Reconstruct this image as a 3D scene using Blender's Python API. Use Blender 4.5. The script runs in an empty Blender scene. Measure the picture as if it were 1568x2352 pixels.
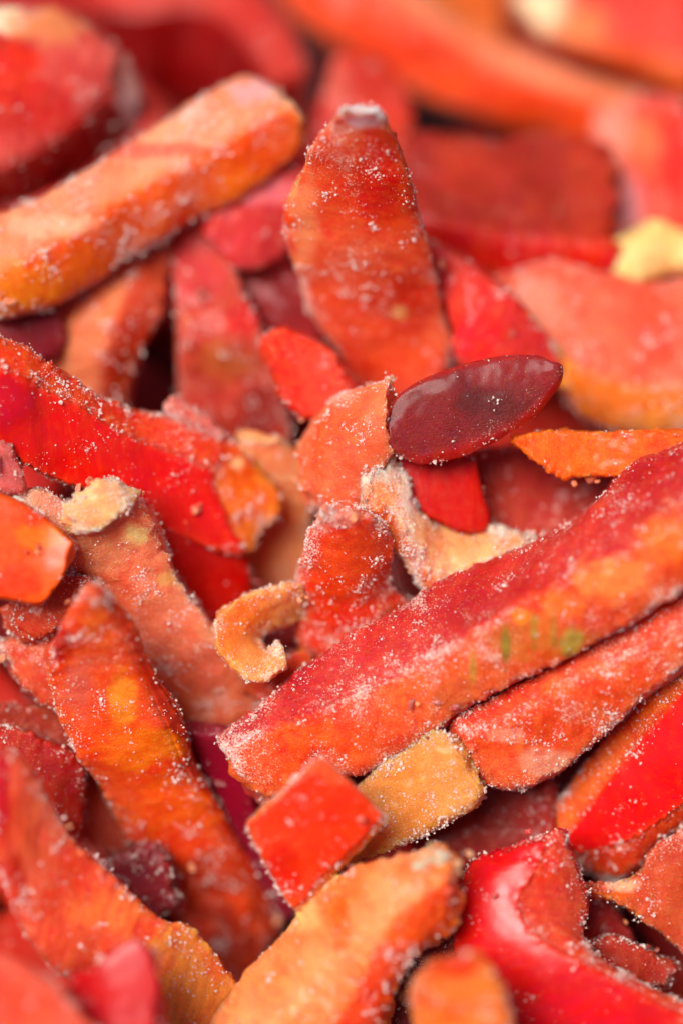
import bpy, math, random
import numpy as np
from mathutils import Matrix, Vector

# ------------------------------------------------------------------ camera, world, sun, exposure
S = 0.01                      # all lengths below are in centimetres, the scene is in metres
PITCH = math.radians(64)      # the camera looks down at the heap
DIST = 25.0                   # cm from the lens to the middle of the heap
PXCM = 261.33                 # photograph units per cm at that distance
FWD = np.array([0, math.cos(PITCH), -math.sin(PITCH)])
RIGHT = np.array([1.0, 0, 0])
UP = np.array([0, math.sin(PITCH), math.cos(PITCH)])
CAM = -DIST * FWD

scene = bpy.context.scene
cam_data = bpy.data.cameras.new('camera')
cam = bpy.data.objects.new('camera', cam_data)
scene.collection.objects.link(cam)
scene.camera = cam
cam.location = CAM * S
cam.rotation_euler = (math.radians(90) - PITCH, 0, 0)
cam_data.sensor_fit = 'VERTICAL'
cam_data.sensor_height = 36
cam_data.lens = 100
cam_data.clip_start = 0.005
cam_data.clip_end = 20
cam_data.dof.use_dof = True
cam_data.dof.focus_distance = 24.2 * S
cam_data.dof.aperture_fstop = 5.4
cam_data.dof.aperture_blades = 0

SUN_ELEV, SUN_AZ = math.radians(69), math.radians(-108)   # azimuth from +Y (away from the camera) towards +X
world = bpy.data.worlds.new('World')
scene.world = world
world.use_nodes = True
wn = world.node_tree
sky = wn.nodes.new('ShaderNodeTexSky')
sky.sky_type = 'NISHITA'
sky.sun_disc = False
sky.sun_elevation = SUN_ELEV
sky.sun_rotation = SUN_AZ
bg = wn.nodes['Background']
bg.inputs['Strength'].default_value = 0.05
wn.links.new(sky.outputs['Color'], bg.inputs['Color'])

sun_data = bpy.data.lights.new('sun', 'SUN')
sun_data.energy = 4.4
sun_data.angle = math.radians(30)
sun_data.color = (1.0, 0.95, 0.88)
sun = bpy.data.objects.new('sun', sun_data)
scene.collection.objects.link(sun)
sd = Vector((math.sin(SUN_AZ) * math.cos(SUN_ELEV), math.cos(SUN_AZ) * math.cos(SUN_ELEV), math.sin(SUN_ELEV)))
sun.rotation_euler = sd.to_track_quat('Z', 'Y').to_euler()
sun.location = sd * 0.6

scene.view_settings.view_transform = 'Standard'
scene.view_settings.look = 'None'
scene.view_settings.gamma = 1
scene.view_settings.exposure = 0.36
scene.cycles.max_bounces = 12
scene.cycles.diffuse_bounces = 6
scene.cycles.transmission_bounces = 6
scene.cycles.use_denoising = True

# ------------------------------------------------------------------ numpy helpers
RNG = np.random.default_rng(7)
_G = np.random.default_rng(99).normal(size=(4096, 3))
_G /= np.linalg.norm(_G, axis=1)[:, None]


def gnoise(p):
    p = np.asarray(p, float)
    i = np.floor(p).astype(np.int64)
    f = p - i
    w = f * f * f * (f * (f * 6 - 15) + 10)
    out = np.zeros(len(p))
    for dx in (0, 1):
        for dy in (0, 1):
            for dz in (0, 1):
                h = ((i[:, 0] + dx) * 73856093) ^ ((i[:, 1] + dy) * 19349663) ^ ((i[:, 2] + dz) * 83492791)
                h = (h ^ (h >> 13)) * 1274126177
                g = _G[(h ^ (h >> 16)) & 4095]
                d = g[:, 0] * (f[:, 0] - dx) + g[:, 1] * (f[:, 1] - dy) + g[:, 2] * (f[:, 2] - dz)
                out += d * (w[:, 0] if dx else 1 - w[:, 0]) * (w[:, 1] if dy else 1 - w[:, 1]) * (w[:, 2] if dz else 1 - w[:, 2])
    return out * 1.5


def fbm(p, freq, octv=3, seed=0.0):
    v, a = 0, 1.0
    q = np.asarray(p) * freq + seed
    for _ in range(octv):
        v = v + a * gnoise(q)
        q = q * 2.07 + 11.3
        a *= 0.5
    return v


def lin(c):
    c = np.asarray(c, float) / 255
    return np.where(c <= 0.04045, c / 12.92, ((c + 0.055) / 1.055) ** 2.4)


def ray(px):
    px = np.asarray(px, float)
    return FWD * DIST + ((px[..., 0:1] - 784) / PXCM) * RIGHT + ((1176 - px[..., 1:2]) / PXCM) * UP


def depth_at(px, z):
    r = ray(px)
    t = (np.asarray(z) - CAM[2]) / r[..., 2]
    return t * DIST


def at(px, depth):
    return CAM + ray(px) * (np.asarray(depth)[..., None] / DIST)


def project(p):
    q = np.asarray(p) - CAM
    d = q @ FWD
    return np.stack([784 + (q @ RIGHT) / d * DIST * PXCM, 1176 - (q @ UP) / d * DIST * PXCM], -1), d


def lie(v):
    # the heap is a mound: it falls away beyond the middle and slopes down towards the lens
    v = np.asarray(v, float)
    return 0.30 * (1500 - v) / PXCM - 2.5 * np.clip((760 - v) / 760, 0, 1.3)


def catmull(pts, n):
    m = len(pts)
    if m == 2:
        s = np.linspace(0, 1, n)[:, None]
        return pts[0] * (1 - s) + pts[1] * s
    P = np.concatenate([[2 * pts[0] - pts[1]], pts, [2 * pts[-1] - pts[-2]]])
    t = np.linspace(0, m - 1, n)
    i = np.minimum(t.astype(int), m - 2)
    f = (t - i)[:, None]
    a, b, c, d = P[i], P[i + 1], P[i + 2], P[i + 3]
    return 0.5 * (2 * b + (c - a) * f + (2 * a - 5 * b + 4 * c - d) * f ** 2 + (3 * b - a - 3 * c + d) * f ** 3)


# ------------------------------------------------------------------ materials
def nodes_of(name):
    m = bpy.data.materials.new(name)
    m.use_nodes = True
    nt = m.node_tree
    return m, nt, nt.nodes['Principled BSDF'], nt.nodes, nt.links


def math_node(nt, op, a, b=None, clamp=False):
    n = nt.nodes.new('ShaderNodeMath')
    n.operation = op
    n.use_clamp = clamp
    for i, v in enumerate((a, b)):
        if v is None:
            continue
        if isinstance(v, (int, float)):
            n.inputs[i].default_value = v
        else:
            nt.links.new(v, n.inputs[i])
    return n.outputs[0]


def mixc(nt, fac, a, b, mode='MIX'):
    n = nt.nodes.new('ShaderNodeMix')
    n.data_type = 'RGBA'
    n.blend_type = mode
    for sock, v in ((n.inputs[0], fac), (n.inputs[6], a), (n.inputs[7], b)):
        if isinstance(v, (int, float)):
            sock.default_value = v
        elif isinstance(v, tuple):
            sock.default_value = (*v, 1)
        else:
            nt.links.new(v, sock)
    return n.outputs[2]


def noise_node(nt, vec, scale, detail=3, rough=0.55):
    n = nt.nodes.new('ShaderNodeTexNoise')
    n.inputs['Scale'].default_value = scale
    n.inputs['Detail'].default_value = detail
    n.inputs['Roughness'].default_value = rough
    nt.links.new(vec, n.inputs['Vector'])
    return n.outputs['Fac']


def attr(nt, name, out):
    n = nt.nodes.new('ShaderNodeAttribute')
    n.attribute_name = name
    return n.outputs[out]


def coords(nt):
    tc = nt.nodes.new('ShaderNodeTexCoord')
    oi = nt.nodes.new('ShaderNodeObjectInfo')
    sc = nt.nodes.new('ShaderNodeVectorMath')
    sc.operation = 'MULTIPLY_ADD'
    nt.links.new(tc.outputs['Object'], sc.inputs[0])
    sc.inputs[1].default_value = (1 / S,) * 3
    cmb = nt.nodes.new('ShaderNodeCombineXYZ')
    r = math_node(nt, 'MULTIPLY', oi.outputs['Random'], 90.0)
    for i in range(3):
        nt.links.new(r, cmb.inputs[i])
    nt.links.new(cmb.outputs[0], sc.inputs[2])
    return sc.outputs[0]


def lay_coords(nt):
    n = nt.nodes.new('ShaderNodeAttribute')
    n.attribute_name = 'grain'
    m = nt.nodes.new('ShaderNodeVectorMath')
    m.operation = 'MULTIPLY'
    nt.links.new(n.outputs['Vector'], m.inputs[0])
    m.inputs[1].default_value = (17, 3.2, 1)
    return m.outputs[0]


def pepper_material(name, skin):
    m, nt, b, N, L = nodes_of(name)
    v = coords(nt)
    pig = attr(nt, 'pigment', 'Color')
    fr = attr(nt, 'frost', 'Fac')
    big = noise_node(nt, v, 2.6, 3)
    mid = noise_node(nt, v, 14, 4, 0.6)
    fine = noise_node(nt, v, 55, 3, 0.6)
    oi = nt.nodes.new('ShaderNodeObjectInfo')
    amp = math_node(nt, 'ADD', math_node(nt, 'MULTIPLY', math_node(nt, 'POWER', oi.outputs['Random'], 1.6), 0.95), 0.1)
    lay = math_node(nt, 'MULTIPLY', math_node(nt, 'SUBTRACT', noise_node(nt, lay_coords(nt), 1.0, 3, 0.6), 0.5), amp)
    # pigment varies a little in depth and hue through the tissue
    hsv = N.new('ShaderNodeHueSaturation')
    L.new(pig, hsv.inputs['Color'])
    L.new(math_node(nt, 'ADD', math_node(nt, 'MULTIPLY', math_node(nt, 'ADD', mid, lay), 0.030 if not skin else 0.010), 0.4845 if not skin else 0.495), hsv.inputs['Hue'])
    val = math_node(nt, 'ADD', math_node(nt, 'MULTIPLY', big, 0.35), 0.84)
    val = math_node(nt, 'MULTIPLY', val, math_node(nt, 'ADD', math_node(nt, 'MULTIPLY', fine, 0.75 if not skin else 0.4), 0.66 if not skin else 0.8))
    val = math_node(nt, 'MULTIPLY', val, math_node(nt, 'ADD', math_node(nt, 'MULTIPLY', lay, 0.7 if not skin else 0.4), 1.0))
    L.new(val, hsv.inputs['Value'])
    hsv.inputs['Saturation'].default_value = 1.04
    # frost film: broken up at two scales, thicker where the mesh says it has settled
    f1 = math_node(nt, 'ADD', math_node(nt, 'MULTIPLY', mid, 0.35), math_node(nt, 'MULTIPLY', fine, 0.95))
    thr = math_node(nt, 'SUBTRACT', 1.0, math_node(nt, 'MULTIPLY', fr, 0.50))
    fac = math_node(nt, 'MULTIPLY', math_node(nt, 'SUBTRACT', f1, thr), 6.5, True)
    fac = math_node(nt, 'MULTIPLY', fac, 0.62)
    haze = math_node(nt, 'MULTIPLY', fr, math_node(nt, 'MULTIPLY', big, 0.12), True)
    col = mixc(nt, haze, hsv.outputs['Color'], (0.93, 0.36, 0.25))
    col = mixc(nt, fac, col, (0.93, 0.74, 0.66))
    L.new(col, b.inputs['Base Color'])
    if skin:
        r = math_node(nt, 'ADD', math_node(nt, 'MULTIPLY', mid, 0.4), 0.14)
    else:
        r = math_node(nt, 'ADD', math_node(nt, 'MULTIPLY', mid, 0.25), 0.30)
    L.new(math_node(nt, 'ADD', r, math_node(nt, 'MULTIPLY', fac, 0.35), True), b.inputs['Roughness'])
    b.inputs['IOR'].default_value = 1.36
    b.inputs['Specular IOR Level'].default_value = 0.4
    b.inputs['Coat Weight'].default_value = 0.2 if skin else 0.15
    b.inputs['Coat Roughness'].default_value = 0.25 if skin else 0.2
    b.inputs['Subsurface Weight'].default_value = 0.3 if skin else 0.95
    b.inputs['Subsurface Radius'].default_value = (1.0, 0.36, 0.16)
    b.inputs['Subsurface Scale'].default_value = (0.06 if skin else 0.26) * S
    bump = N.new('ShaderNodeBump')
    bump.inputs['Strength'].default_value = 0.6 if skin else 0.75
    bump.inputs['Distance'].default_value = (0.008 if skin else 0.03) * S
    h = math_node(nt, 'ADD', math_node(nt, 'MULTIPLY', fine, 0.8 if not skin else 0.25), math_node(nt, 'MULTIPLY', fac, 0.7))
    h = math_node(nt, 'ADD', h, math_node(nt, 'MULTIPLY', mid, 0.6))
    h = math_node(nt, 'ADD', h, math_node(nt, 'MULTIPLY', lay, 0.7 if not skin else 0.9))
    L.new(h, bump.inputs['Height'])
    L.new(bump.outputs[0], b.inputs['Normal'])
    return m


FLESH = pepper_material('pepper_flesh', False)
SKIN = pepper_material('pepper_skin', True)

CRUMB = pepper_material('pepper_crumb', False)
CRUMB.node_tree.nodes['Principled BSDF'].inputs['Subsurface Weight'].default_value = 0

ICE, nt, b, N, L = nodes_of('ice_grains')
b.inputs['Base Color'].default_value = (1.0, 0.87, 0.80, 1)  # warm tint stands in for light reddened by the flesh below
b.inputs['Roughness'].default_value = 0.2
b.inputs['IOR'].default_value = 1.31
b.inputs['Transmission Weight'].default_value = 0.52
b.inputs['Specular IOR Level'].default_value = 0.8

GROUND, nt, b, N, L = nodes_of('shade_black_tray')
b.inputs['Base Color'].default_value = (0.012, 0.009, 0.009, 1)  # near-black: deep shade of the gaps is put into the tray colour
gv = coords(nt)
L.new(math_node(nt, 'ADD', math_node(nt, 'MULTIPLY', noise_node(nt, gv, 3, 4), 0.2), 0.75), b.inputs['Roughness'])
b.inputs['Specular IOR Level'].default_value = 0.15


# ------------------------------------------------------------------ mesh assembly
def make_mesh(name, verts, quads, tris, mat, parent, origin, pig=None, frost=None, smooth=True, grain=None):
    me = bpy.data.meshes.new(name)
    nq, ntri = len(quads), len(tris)
    me.vertices.add(len(verts))
    me.vertices.foreach_set('co', ((verts - origin) * S).astype(np.float32).ravel())
    loops = np.concatenate([np.asarray(quads, np.int32).ravel(), np.asarray(tris, np.int32).ravel()]).astype(np.int32)
    me.loops.add(len(loops))
    me.loops.foreach_set('vertex_index', loops)
    me.polygons.add(nq + ntri)
    starts = np.concatenate([np.arange(nq) * 4, nq * 4 + np.arange(ntri) * 3]).astype(np.int32)
    me.polygons.foreach_set('loop_start', starts)
    me.polygons.foreach_set('use_smooth', np.full(nq + ntri, smooth))
    if pig is not None:
        a = me.attributes.new('pigment', 'FLOAT_COLOR', 'POINT')
        a.data.foreach_set('color', np.concatenate([pig, np.ones((len(pig), 1))], 1).astype(np.float32).ravel())
    if frost is not None:
        a = me.attributes.new('frost', 'FLOAT', 'POINT')
        a.data.foreach_set('value', frost.astype(np.float32))
    if grain is not None:
        a = me.attributes.new('grain', 'FLOAT_VECTOR', 'POINT')
        a.data.foreach_set('vector', grain.astype(np.float32).ravel())
    me.update(calc_edges=True)
    me.materials.append(mat)
    o = bpy.data.objects.new(name, me)
    scene.collection.objects.link(o)
    o.parent = parent
    return o


# little irregular ice grains
_t = (1 + 5 ** 0.5) / 2
ICO_V = np.array([(-1, _t, 0), (1, _t, 0), (-1, -_t, 0), (1, -_t, 0), (0, -1, _t), (0, 1, _t), (0, -1, -_t), (0, 1, -_t), (_t, 0, -1), (_t, 0, 1), (-_t, 0, -1), (-_t, 0, 1)]) / 1.902
ICO_F = np.array([(0, 11, 5), (0, 5, 1), (0, 1, 7), (0, 7, 10), (0, 10, 11), (1, 5, 9), (5, 11, 4), (11, 10, 2), (10, 7, 6), (7, 1, 8), (3, 9, 4), (3, 4, 2), (3, 2, 6), (3, 6, 8), (3, 8, 9), (4, 9, 5), (2, 4, 11), (6, 2, 10), (8, 6, 7), (9, 8, 1)])


OCT_V = np.array([(1, 0, 0), (-1, 0, 0), (0, 1, 0), (0, -1, 0), (0, 0, 1), (0, 0, -1)], float)
OCT_F = np.array([(0, 2, 4), (2, 1, 4), (1, 3, 4), (3, 0, 4), (2, 0, 5), (1, 2, 5), (3, 1, 5), (0, 3, 5)])


def grains_mesh(pos, size, rng):
    big = size > 0.0085
    va, fa = _grains(pos[big], size[big], rng, ICO_V, ICO_F)
    vb, fb = _grains(pos[~big], size[~big] * 1.12, rng, OCT_V, OCT_F)
    return np.concatenate([va, vb]), np.concatenate([fa, fb + len(va)])


def _grains(pos, size, rng, BV, BF):
    n = len(pos)
    q = rng.normal(size=(n, 4))
    q /= np.linalg.norm(q, axis=1)[:, None]
    w, x, y, z = q.T
    R = np.stack([1 - 2 * (y * y + z * z), 2 * (x * y - z * w), 2 * (x * z + y * w), 2 * (x * y + z * w), 1 - 2 * (x * x + z * z), 2 * (y * z - x * w), 2 * (x * z - y * w), 2 * (y * z + x * w), 1 - 2 * (x * x + y * y)], -1).reshape(n, 3, 3)
    sc = size[:, None] * rng.uniform(0.55, 1.35, (n, 3))
    base = BV[None] * rng.uniform(0.65, 1.3, (n, len(BV), 1))
    v = np.einsum('nij,nkj->nki', R, base * sc[:, None, :]) + pos[:, None, :]
    f = BF[None] + (np.arange(n) * len(BV))[:, None, None]
    return v.reshape(-1, 3), f.reshape(-1, 3)


COUNT = {'tris': 0}
ZB = np.full((70, 50), 1e9)     # coarse depth map of the laid-out strips, keeps the buried ones below them


def build_loft(lines, facets, root, origin, sp=0.035, rough=1.0, smooth=4, frost=0.4, grains=60, seed=0.0,
               blots=(), bulge=None, dome=0.05, capcol=None, part='flesh', crumb=1.0, grain_size=1.0):
    """lines: n corner lines (m,3); facets[i] lies between corner i and i+1: dict(col=(c1,c2), skin=bool, hid=bool)"""
    n = len(lines)
    lens = np.array([np.linalg.norm(np.diff(l, axis=0), axis=1).sum() for l in lines])
    Nn = int(np.clip(lens.max() / sp, 10, 220))
    C = np.stack([catmull(np.asarray(l, float), Nn) for l in lines])
    wd = [np.linalg.norm(C[(i + 1) % n] - C[i], axis=1) for i in range(n)]
    cnt = [int(np.clip(np.percentile(w, 80) / sp, 3, 90)) for w in wd]
    P, fid, tt, ed = [], [], [], []
    for i in range(n):
        a, bb = C[i], C[(i + 1) % n]
        for k in range(cnt[i]):
            t = k / cnt[i]
            P.append(a * (1 - t) + bb * t)
            fid.append(i)
            tt.append(t)
            ed.append(np.minimum(t, 1 - t) * wd[i])
    P = np.stack(P, 1)
    fid, tt, ed = np.array(fid), np.array(tt), np.stack(ed, 1)
    M = P.shape[1]
    cen = P.mean(1, keepdims=True)
    T = np.gradient(P, axis=0)
    # bulge of each facet
    if bulge is None:
        bulge = [0.06] * n
    for i in range(n):
        sel = np.where(fid == i)[0]
        e = C[(i + 1) % n] - C[i]
        nn = np.cross(e, np.gradient(cen[:, 0], axis=0))
        nn /= np.linalg.norm(nn, axis=1)[:, None] + 1e-9
        sgn = np.sign((nn * ((C[(i + 1) % n] + C[i]) / 2 - cen[:, 0])).sum(1).mean()) or 1
        P[:, sel] += nn[:, None, :] * (sgn * bulge[i] * wd[i][:, None, None] * 4 * (tt[sel] * (1 - tt[sel]))[None, :, None])
    # caps
    def cap(ring, c, tdir):
        r = np.linalg.norm(ring - c, axis=1).mean()
        k = int(np.clip(r / sp, 2, 24))
        return [c + (ring - c) * s + tdir * dome * (1 - s * s) for s in np.linspace(1, 0.04, k + 1)[1:]]
    t0 = cen[0, 0] - cen[min(3, Nn - 1), 0]
    t1 = cen[-1, 0] - cen[max(-4, -Nn), 0]
    t0 /= np.linalg.norm(t0) + 1e-9
    t1 /= np.linalg.norm(t1) + 1e-9
    c0, c1 = cap(P[0], cen[0, 0], t0), cap(P[-1], cen[-1, 0], t1)
    G = np.stack(c0[::-1] + list(P) + c1)
    iscap = np.array([-1] * len(c0) + [0] * Nn + [1] * len(c1))
    R = len(G)
    edist = np.concatenate([np.repeat(ed[:1], len(c0), 0), ed, np.repeat(ed[-1:], len(c1), 0)])
    # distance to end edge for caps
    for blk, ring in ((range(len(c0)), P[0]), (range(R - len(c1), R), P[-1])):
        for r in blk:
            edist[r] = np.linalg.norm(G[r] - ring, axis=1)
    for r in range(len(c0), min(len(c0) + 6, R)):
        edist[r] = np.minimum(edist[r], np.linalg.norm(G[r] - P[0], axis=1))
    for r in range(max(R - len(c1) - 6, 0), R - len(c1)):
        edist[r] = np.minimum(edist[r], np.linalg.norm(G[r] - P[-1], axis=1))
    for _ in range(smooth):
        Q = (np.roll(G, 1, 1) + np.roll(G, -1, 1)) / 2
        Lg = G.copy()
        Lg[1:-1] = (G[:-2] + G[2:]) / 2
        G = 0.3 * G + 0.35 * Q + 0.35 * Lg
    def normals(G):
        du = np.roll(G, -1, 1) - np.roll(G, 1, 1)
        dv = np.gradient(G, axis=0)
        nn = np.cross(du, dv)
        nn /= np.linalg.norm(nn, axis=2)[..., None] + 1e-12
        mid = slice(len(c0), R - len(c1))
        if (nn[mid] * (G[mid] - G[mid].mean(1, keepdims=True))).sum() < 0:
            nn = -nn
            return nn, True
        return nn, False
    Nrm, flip = normals(G)
    for r in list(range(0, len(c0))):
        Nrm[r] = Nrm[r] * 0.3 + t0 * 0.7
    for r in range(R - len(c1), R):
        Nrm[r] = Nrm[r] * 0.3 + t1 * 0.7
    skinw = np.array([1.0 if facets[i].get('skin') else 0.0 for i in fid])
    for _ in range(2):
        skinw = (skinw + np.roll(skinw, 1) + np.roll(skinw, -1)) / 3
    skinw = np.repeat(skinw[None], R, 0)
    skinw[iscap != 0] *= 0.1
    V = G.reshape(-1, 3)
    amp = rough * (1 - 0.72 * skinw.ravel())
    w_edge = np.exp(-(edist.ravel() / 0.06) ** 2)
    d = 0.055 * fbm(V, 1.1, 2, seed) * (0.5 + 0.5 * amp) + amp * (0.015 * fbm(V, 4.5, 2, seed + 3) + 0.010 * fbm(V, 12, 3, seed + 7))
    cr = fbm(V, 10, 3, seed + 19)
    d += amp * crumb * w_edge * (0.062 * np.abs(cr) - 0.014)
    V = V + Nrm.reshape(-1, 3) * d[:, None]
    spl = np.concatenate([[0], np.cumsum(np.linalg.norm(np.diff(G.mean(1), axis=0), axis=1))])
    e0 = np.repeat(np.exp(-(spl / 0.25) ** 2)[:, None], M, 1).ravel()
    e1 = np.repeat(np.exp(-((spl[-1] - spl) / 0.25) ** 2)[:, None], M, 1).ravel()
    rag = 0.09 * rough * fbm(V, 3.0, 3, seed + 23)
    V = V + (e0 * rag)[:, None] * t0 + (e1 * rag)[:, None] * t1
    G = V.reshape(R, M, 3)
    # pigment; a few faces carry light and shade in it
    nz1, nz2 = fbm(V, 1.3, 3, seed + 31), fbm(V, 5, 3, seed + 41)
    tgrid = np.repeat(tt[None], R, 0).ravel()
    mixf = np.clip(0.30 + 0.42 * tgrid + 0.75 * nz1 + 0.35 * nz2, 0, 1)
    along = np.linalg.norm(np.diff(G.mean(1), axis=0), axis=1)
    along = np.concatenate([[0], np.cumsum(along)])
    around = np.concatenate([[0], np.cumsum(np.linalg.norm(np.diff(G, axis=1), axis=2).mean(0))])
    gr = np.stack([np.repeat(along[:, None], M, 1), np.minimum(np.repeat(around[None], R, 0), around[-1] + 0.05 - np.repeat(around[None], R, 0)), np.full((R, M), seed)], -1).reshape(-1, 3)
    pig = np.zeros((R, M, 3))
    mm = mixf.reshape(R, M)[..., None]
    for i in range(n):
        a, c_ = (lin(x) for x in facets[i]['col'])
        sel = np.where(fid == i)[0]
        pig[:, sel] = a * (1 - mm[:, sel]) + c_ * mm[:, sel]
    for _ in range(3):
        pig = (pig + np.roll(pig, 1, 1) + np.roll(pig, -1, 1)) / 3
    if capcol is not None:
        a, c_ = (lin(x) for x in capcol)
        sel = iscap != 0
        pig[sel] = a * (1 - mm[sel]) + c_ * mm[sel]
    pig = pig.reshape(-1, 3)
    uv, dep = project(V)
    # colour patches that belong to the piece: (u, v, ru, rv, colour, strength)
    calm = np.zeros(len(V))
    for (bu, bv, ru, rv, colr, st) in blots:
        q = ((uv[:, 0] - bu) / ru) ** 2 + ((uv[:, 1] - bv) / rv) ** 2
        f = st * np.clip(1.35 - q + 0.9 * nz2, 0, 1) * np.clip(2.2 - q, 0, 1)
        pig = pig * (1 - f[:, None]) + lin(colr) * f[:, None]
        calm = np.maximum(calm, 0.5 * f)
    fz = frost * (0.55 + 0.75 * np.clip(fbm(V, 2.2, 3, seed + 51) + 0.25, -0.4, 1.2)) + 0.24 * w_edge * min(1, frost * 2) * np.clip(0.6 + fbm(V, 4, 2, seed + 61), 0, 1.3)
    fz = np.clip(fz * (1 - 0.35 * skinw.ravel()) * (1 - calm), 0, 1.4)
    # faces
    idx = np.arange(R * M).reshape(R, M)
    a, b_, c_, d_ = idx[:-1], np.roll(idx, -1, 1)[:-1], np.roll(idx, -1, 1)[1:], idx[1:]
    quads = np.stack([a, b_, c_, d_] if not flip else [a, d_, c_, b_], -1).reshape(-1, 4)
    V2 = np.concatenate([V, [G[0].mean(0), G[-1].mean(0)]])
    p0, p1 = R * M, R * M + 1
    r0, r1 = idx[0], idx[-1]
    ta = np.stack([np.full(M, p0), np.roll(r0, -1), r0], -1)
    tb = np.stack([np.full(M, p1), r1, np.roll(r1, -1)], -1)
    if flip:
        ta, tb = ta[:, ::-1], tb[:, ::-1]
    tris = np.concatenate([ta, tb])
    ext = lambda x: np.concatenate([x, x[:1], x[-1:]])
    make_mesh(part, V2, quads, tris, FLESH, root, origin, ext(pig), ext(fz), grain=ext(gr))
    COUNT['tris'] += len(quads) * 2 + len(tris)
    # skin: a thin sheet lying on the flesh
    sk = [i for i in range(n) if facets[i].get('skin')]
    if sk:
        NG, _ = normals(G)
        cols = np.where(np.isin(fid, sk))[0]
        if 0 in cols and M - 1 in cols and len(cols) < M:      # wraps round
            gap = np.where(np.diff(cols) > 1)[0][0]
            cols = np.concatenate([cols[gap + 1:], cols[:gap + 1]])
        cols = np.concatenate([cols, [(cols[-1] + 1) % M]])
        rr = np.arange(len(c0), R - len(c1))
        sub = np.ix_(rr, cols)
        Pi, Ni = G[sub], NG[sub]
        Pi2 = 0.5 * Pi
        tmp = Pi.copy()
        for _ in range(3):
            s2 = tmp.copy()
            s2[1:-1, 1:-1] = (tmp[:-2, 1:-1] + tmp[2:, 1:-1] + tmp[1:-1, :-2] + tmp[1:-1, 2:]) / 4
            tmp = s2
        lift = 0.012 + 0.007 * np.clip(fbm(Pi.reshape(-1, 3), 3, 2, seed + 71), 0, 1).reshape(Pi.shape[:2])
        lift = np.maximum(lift[..., None], ((Pi - tmp) * Ni).sum(2, keepdims=True) + 0.008)
        outer = tmp + Ni * lift
        inner = outer - Ni * (lift + 0.02)
        a_, b2 = outer.shape[:2]
        SV = np.concatenate([outer.reshape(-1, 3), inner.reshape(-1, 3)])
        ii = np.arange(a_ * b2).reshape(a_, b2)
        q1 = np.stack([ii[:-1, :-1], ii[:-1, 1:], ii[1:, 1:], ii[1:, :-1]], -1).reshape(-1, 4)
        off = a_ * b2
        q2 = q1[:, ::-1] + off
        border = np.concatenate([ii[0, :], ii[1:, -1], ii[-1, -2::-1], ii[-2:0:-1, 0]])
        nb = np.roll(border, -1)
        q3 = np.stack([border, border + off, nb + off, nb], -1)
        sq = np.concatenate([q1, q2, q3])
        if flip:
            sq = sq[:, ::-1]
        spig = pig.reshape(R, M, 3)[sub].reshape(-1, 3)
        sf = fz.reshape(R, M)[sub].ravel()
        make_mesh('skin', SV, sq, np.zeros((0, 3), int), SKIN, root, origin, np.concatenate([spig] * 2), np.concatenate([sf] * 2), grain=np.concatenate([gr.reshape(R, M, 3)[sub].reshape(-1, 3)] * 2))
        COUNT['tris'] += len(sq) * 2
    # frost grains sit on every side that is open to the air
    if grains > 0:
        rng = np.random.default_rng(int(seed * 977) + 5)
        A = V[quads[:, 0]]
        ar = np.linalg.norm(np.cross(V[quads[:, 1]] - A, V[quads[:, 3]] - A), axis=1)
        nz = Nrm.reshape(-1, 3)[quads[:, 0]]
        clus = np.clip(fbm(A, 3.2, 3, seed + 81) * 1.9 + 0.2, 0, 2.0) ** 2.0
        wq = ar * (clus + 0.10 + 0.6 * w_edge[quads[:, 0]]) * (nz @ np.array([0, -0.35, 0.94]) > -0.25)
        wq *= 1 - 0.78 * skinw.ravel()[quads[:, 0]]
        num = int(min(5.6 * grains * ar[wq > 0].sum(), 4700))
        if num > 3 and wq.sum() > 0:
            pick = rng.choice(len(quads), num, p=wq / wq.sum())
            uvr = rng.random((num, 2))
            qd = quads[pick]
            pos = (V[qd[:, 0]] * ((1 - uvr[:, :1]) * (1 - uvr[:, 1:])) + V[qd[:, 1]] * (uvr[:, :1] * (1 - uvr[:, 1:])) + V[qd[:, 2]] * (uvr[:, :1] * uvr[:, 1:]) + V[qd[:, 3]] * ((1 - uvr[:, :1]) * uvr[:, 1:]))
            size = np.clip(np.exp(rng.normal(-5.6, 0.5, num)), 0.0022, 0.0125) * grain_size
            nr = Nrm.reshape(-1, 3)[qd[:, 0]]
            sk_off = np.where(skinw.ravel()[qd[:, 0]] > 0.5, 0.016, 0.0)
            pos = pos + nr * (sk_off + size * 0.25)[:, None]
            # some settle as little clumps
            cl = rng.choice(num, max(1, num // 36), replace=False)
            extra, es = [], []
            for c in cl:
                k = rng.integers(4, 11)
                j = rng.normal(size=(k, 3)) * 0.026 * grain_size
                j -= nr[c] * (j @ nr[c])[:, None] * 0.6
                extra.append(pos[c] + j + nr[c] * rng.uniform(0, 0.012, (k, 1)))
                es.append(np.clip(np.exp(rng.normal(-4.9, 0.4, k)), 0.004, 0.016) * grain_size)
            pos = np.concatenate([pos] + extra)
            size = np.concatenate([size] + es)
            gv_, gf = grains_mesh(pos, size, rng)
            o = make_mesh('frost', gv_, np.zeros((0, 4), int), gf, ICE, root, origin, smooth=False)
            o['kind'] = 'stuff'
            COUNT['tris'] += len(gf)
    return V, uv, dep


def note_depth(uv, dep):
    j = (uv[:, 0] / 32).astype(int)
    i = (uv[:, 1] / 34).astype(int)
    ok = (i >= 0) & (i < 70) & (j >= 0) & (j < 50) & (uv[:, 0] >= 0) & (uv[:, 1] >= 0)
    np.maximum.at(ZB_BACK, (i[ok], j[ok]), dep[ok])
    np.minimum.at(ZB, (i[ok], j[ok]), dep[ok])


ZB_BACK = np.full((70, 50), -1e9)
STORE = []
HEAP = 'frozen pepper pieces heaped together'
_seed = [1.0]


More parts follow.
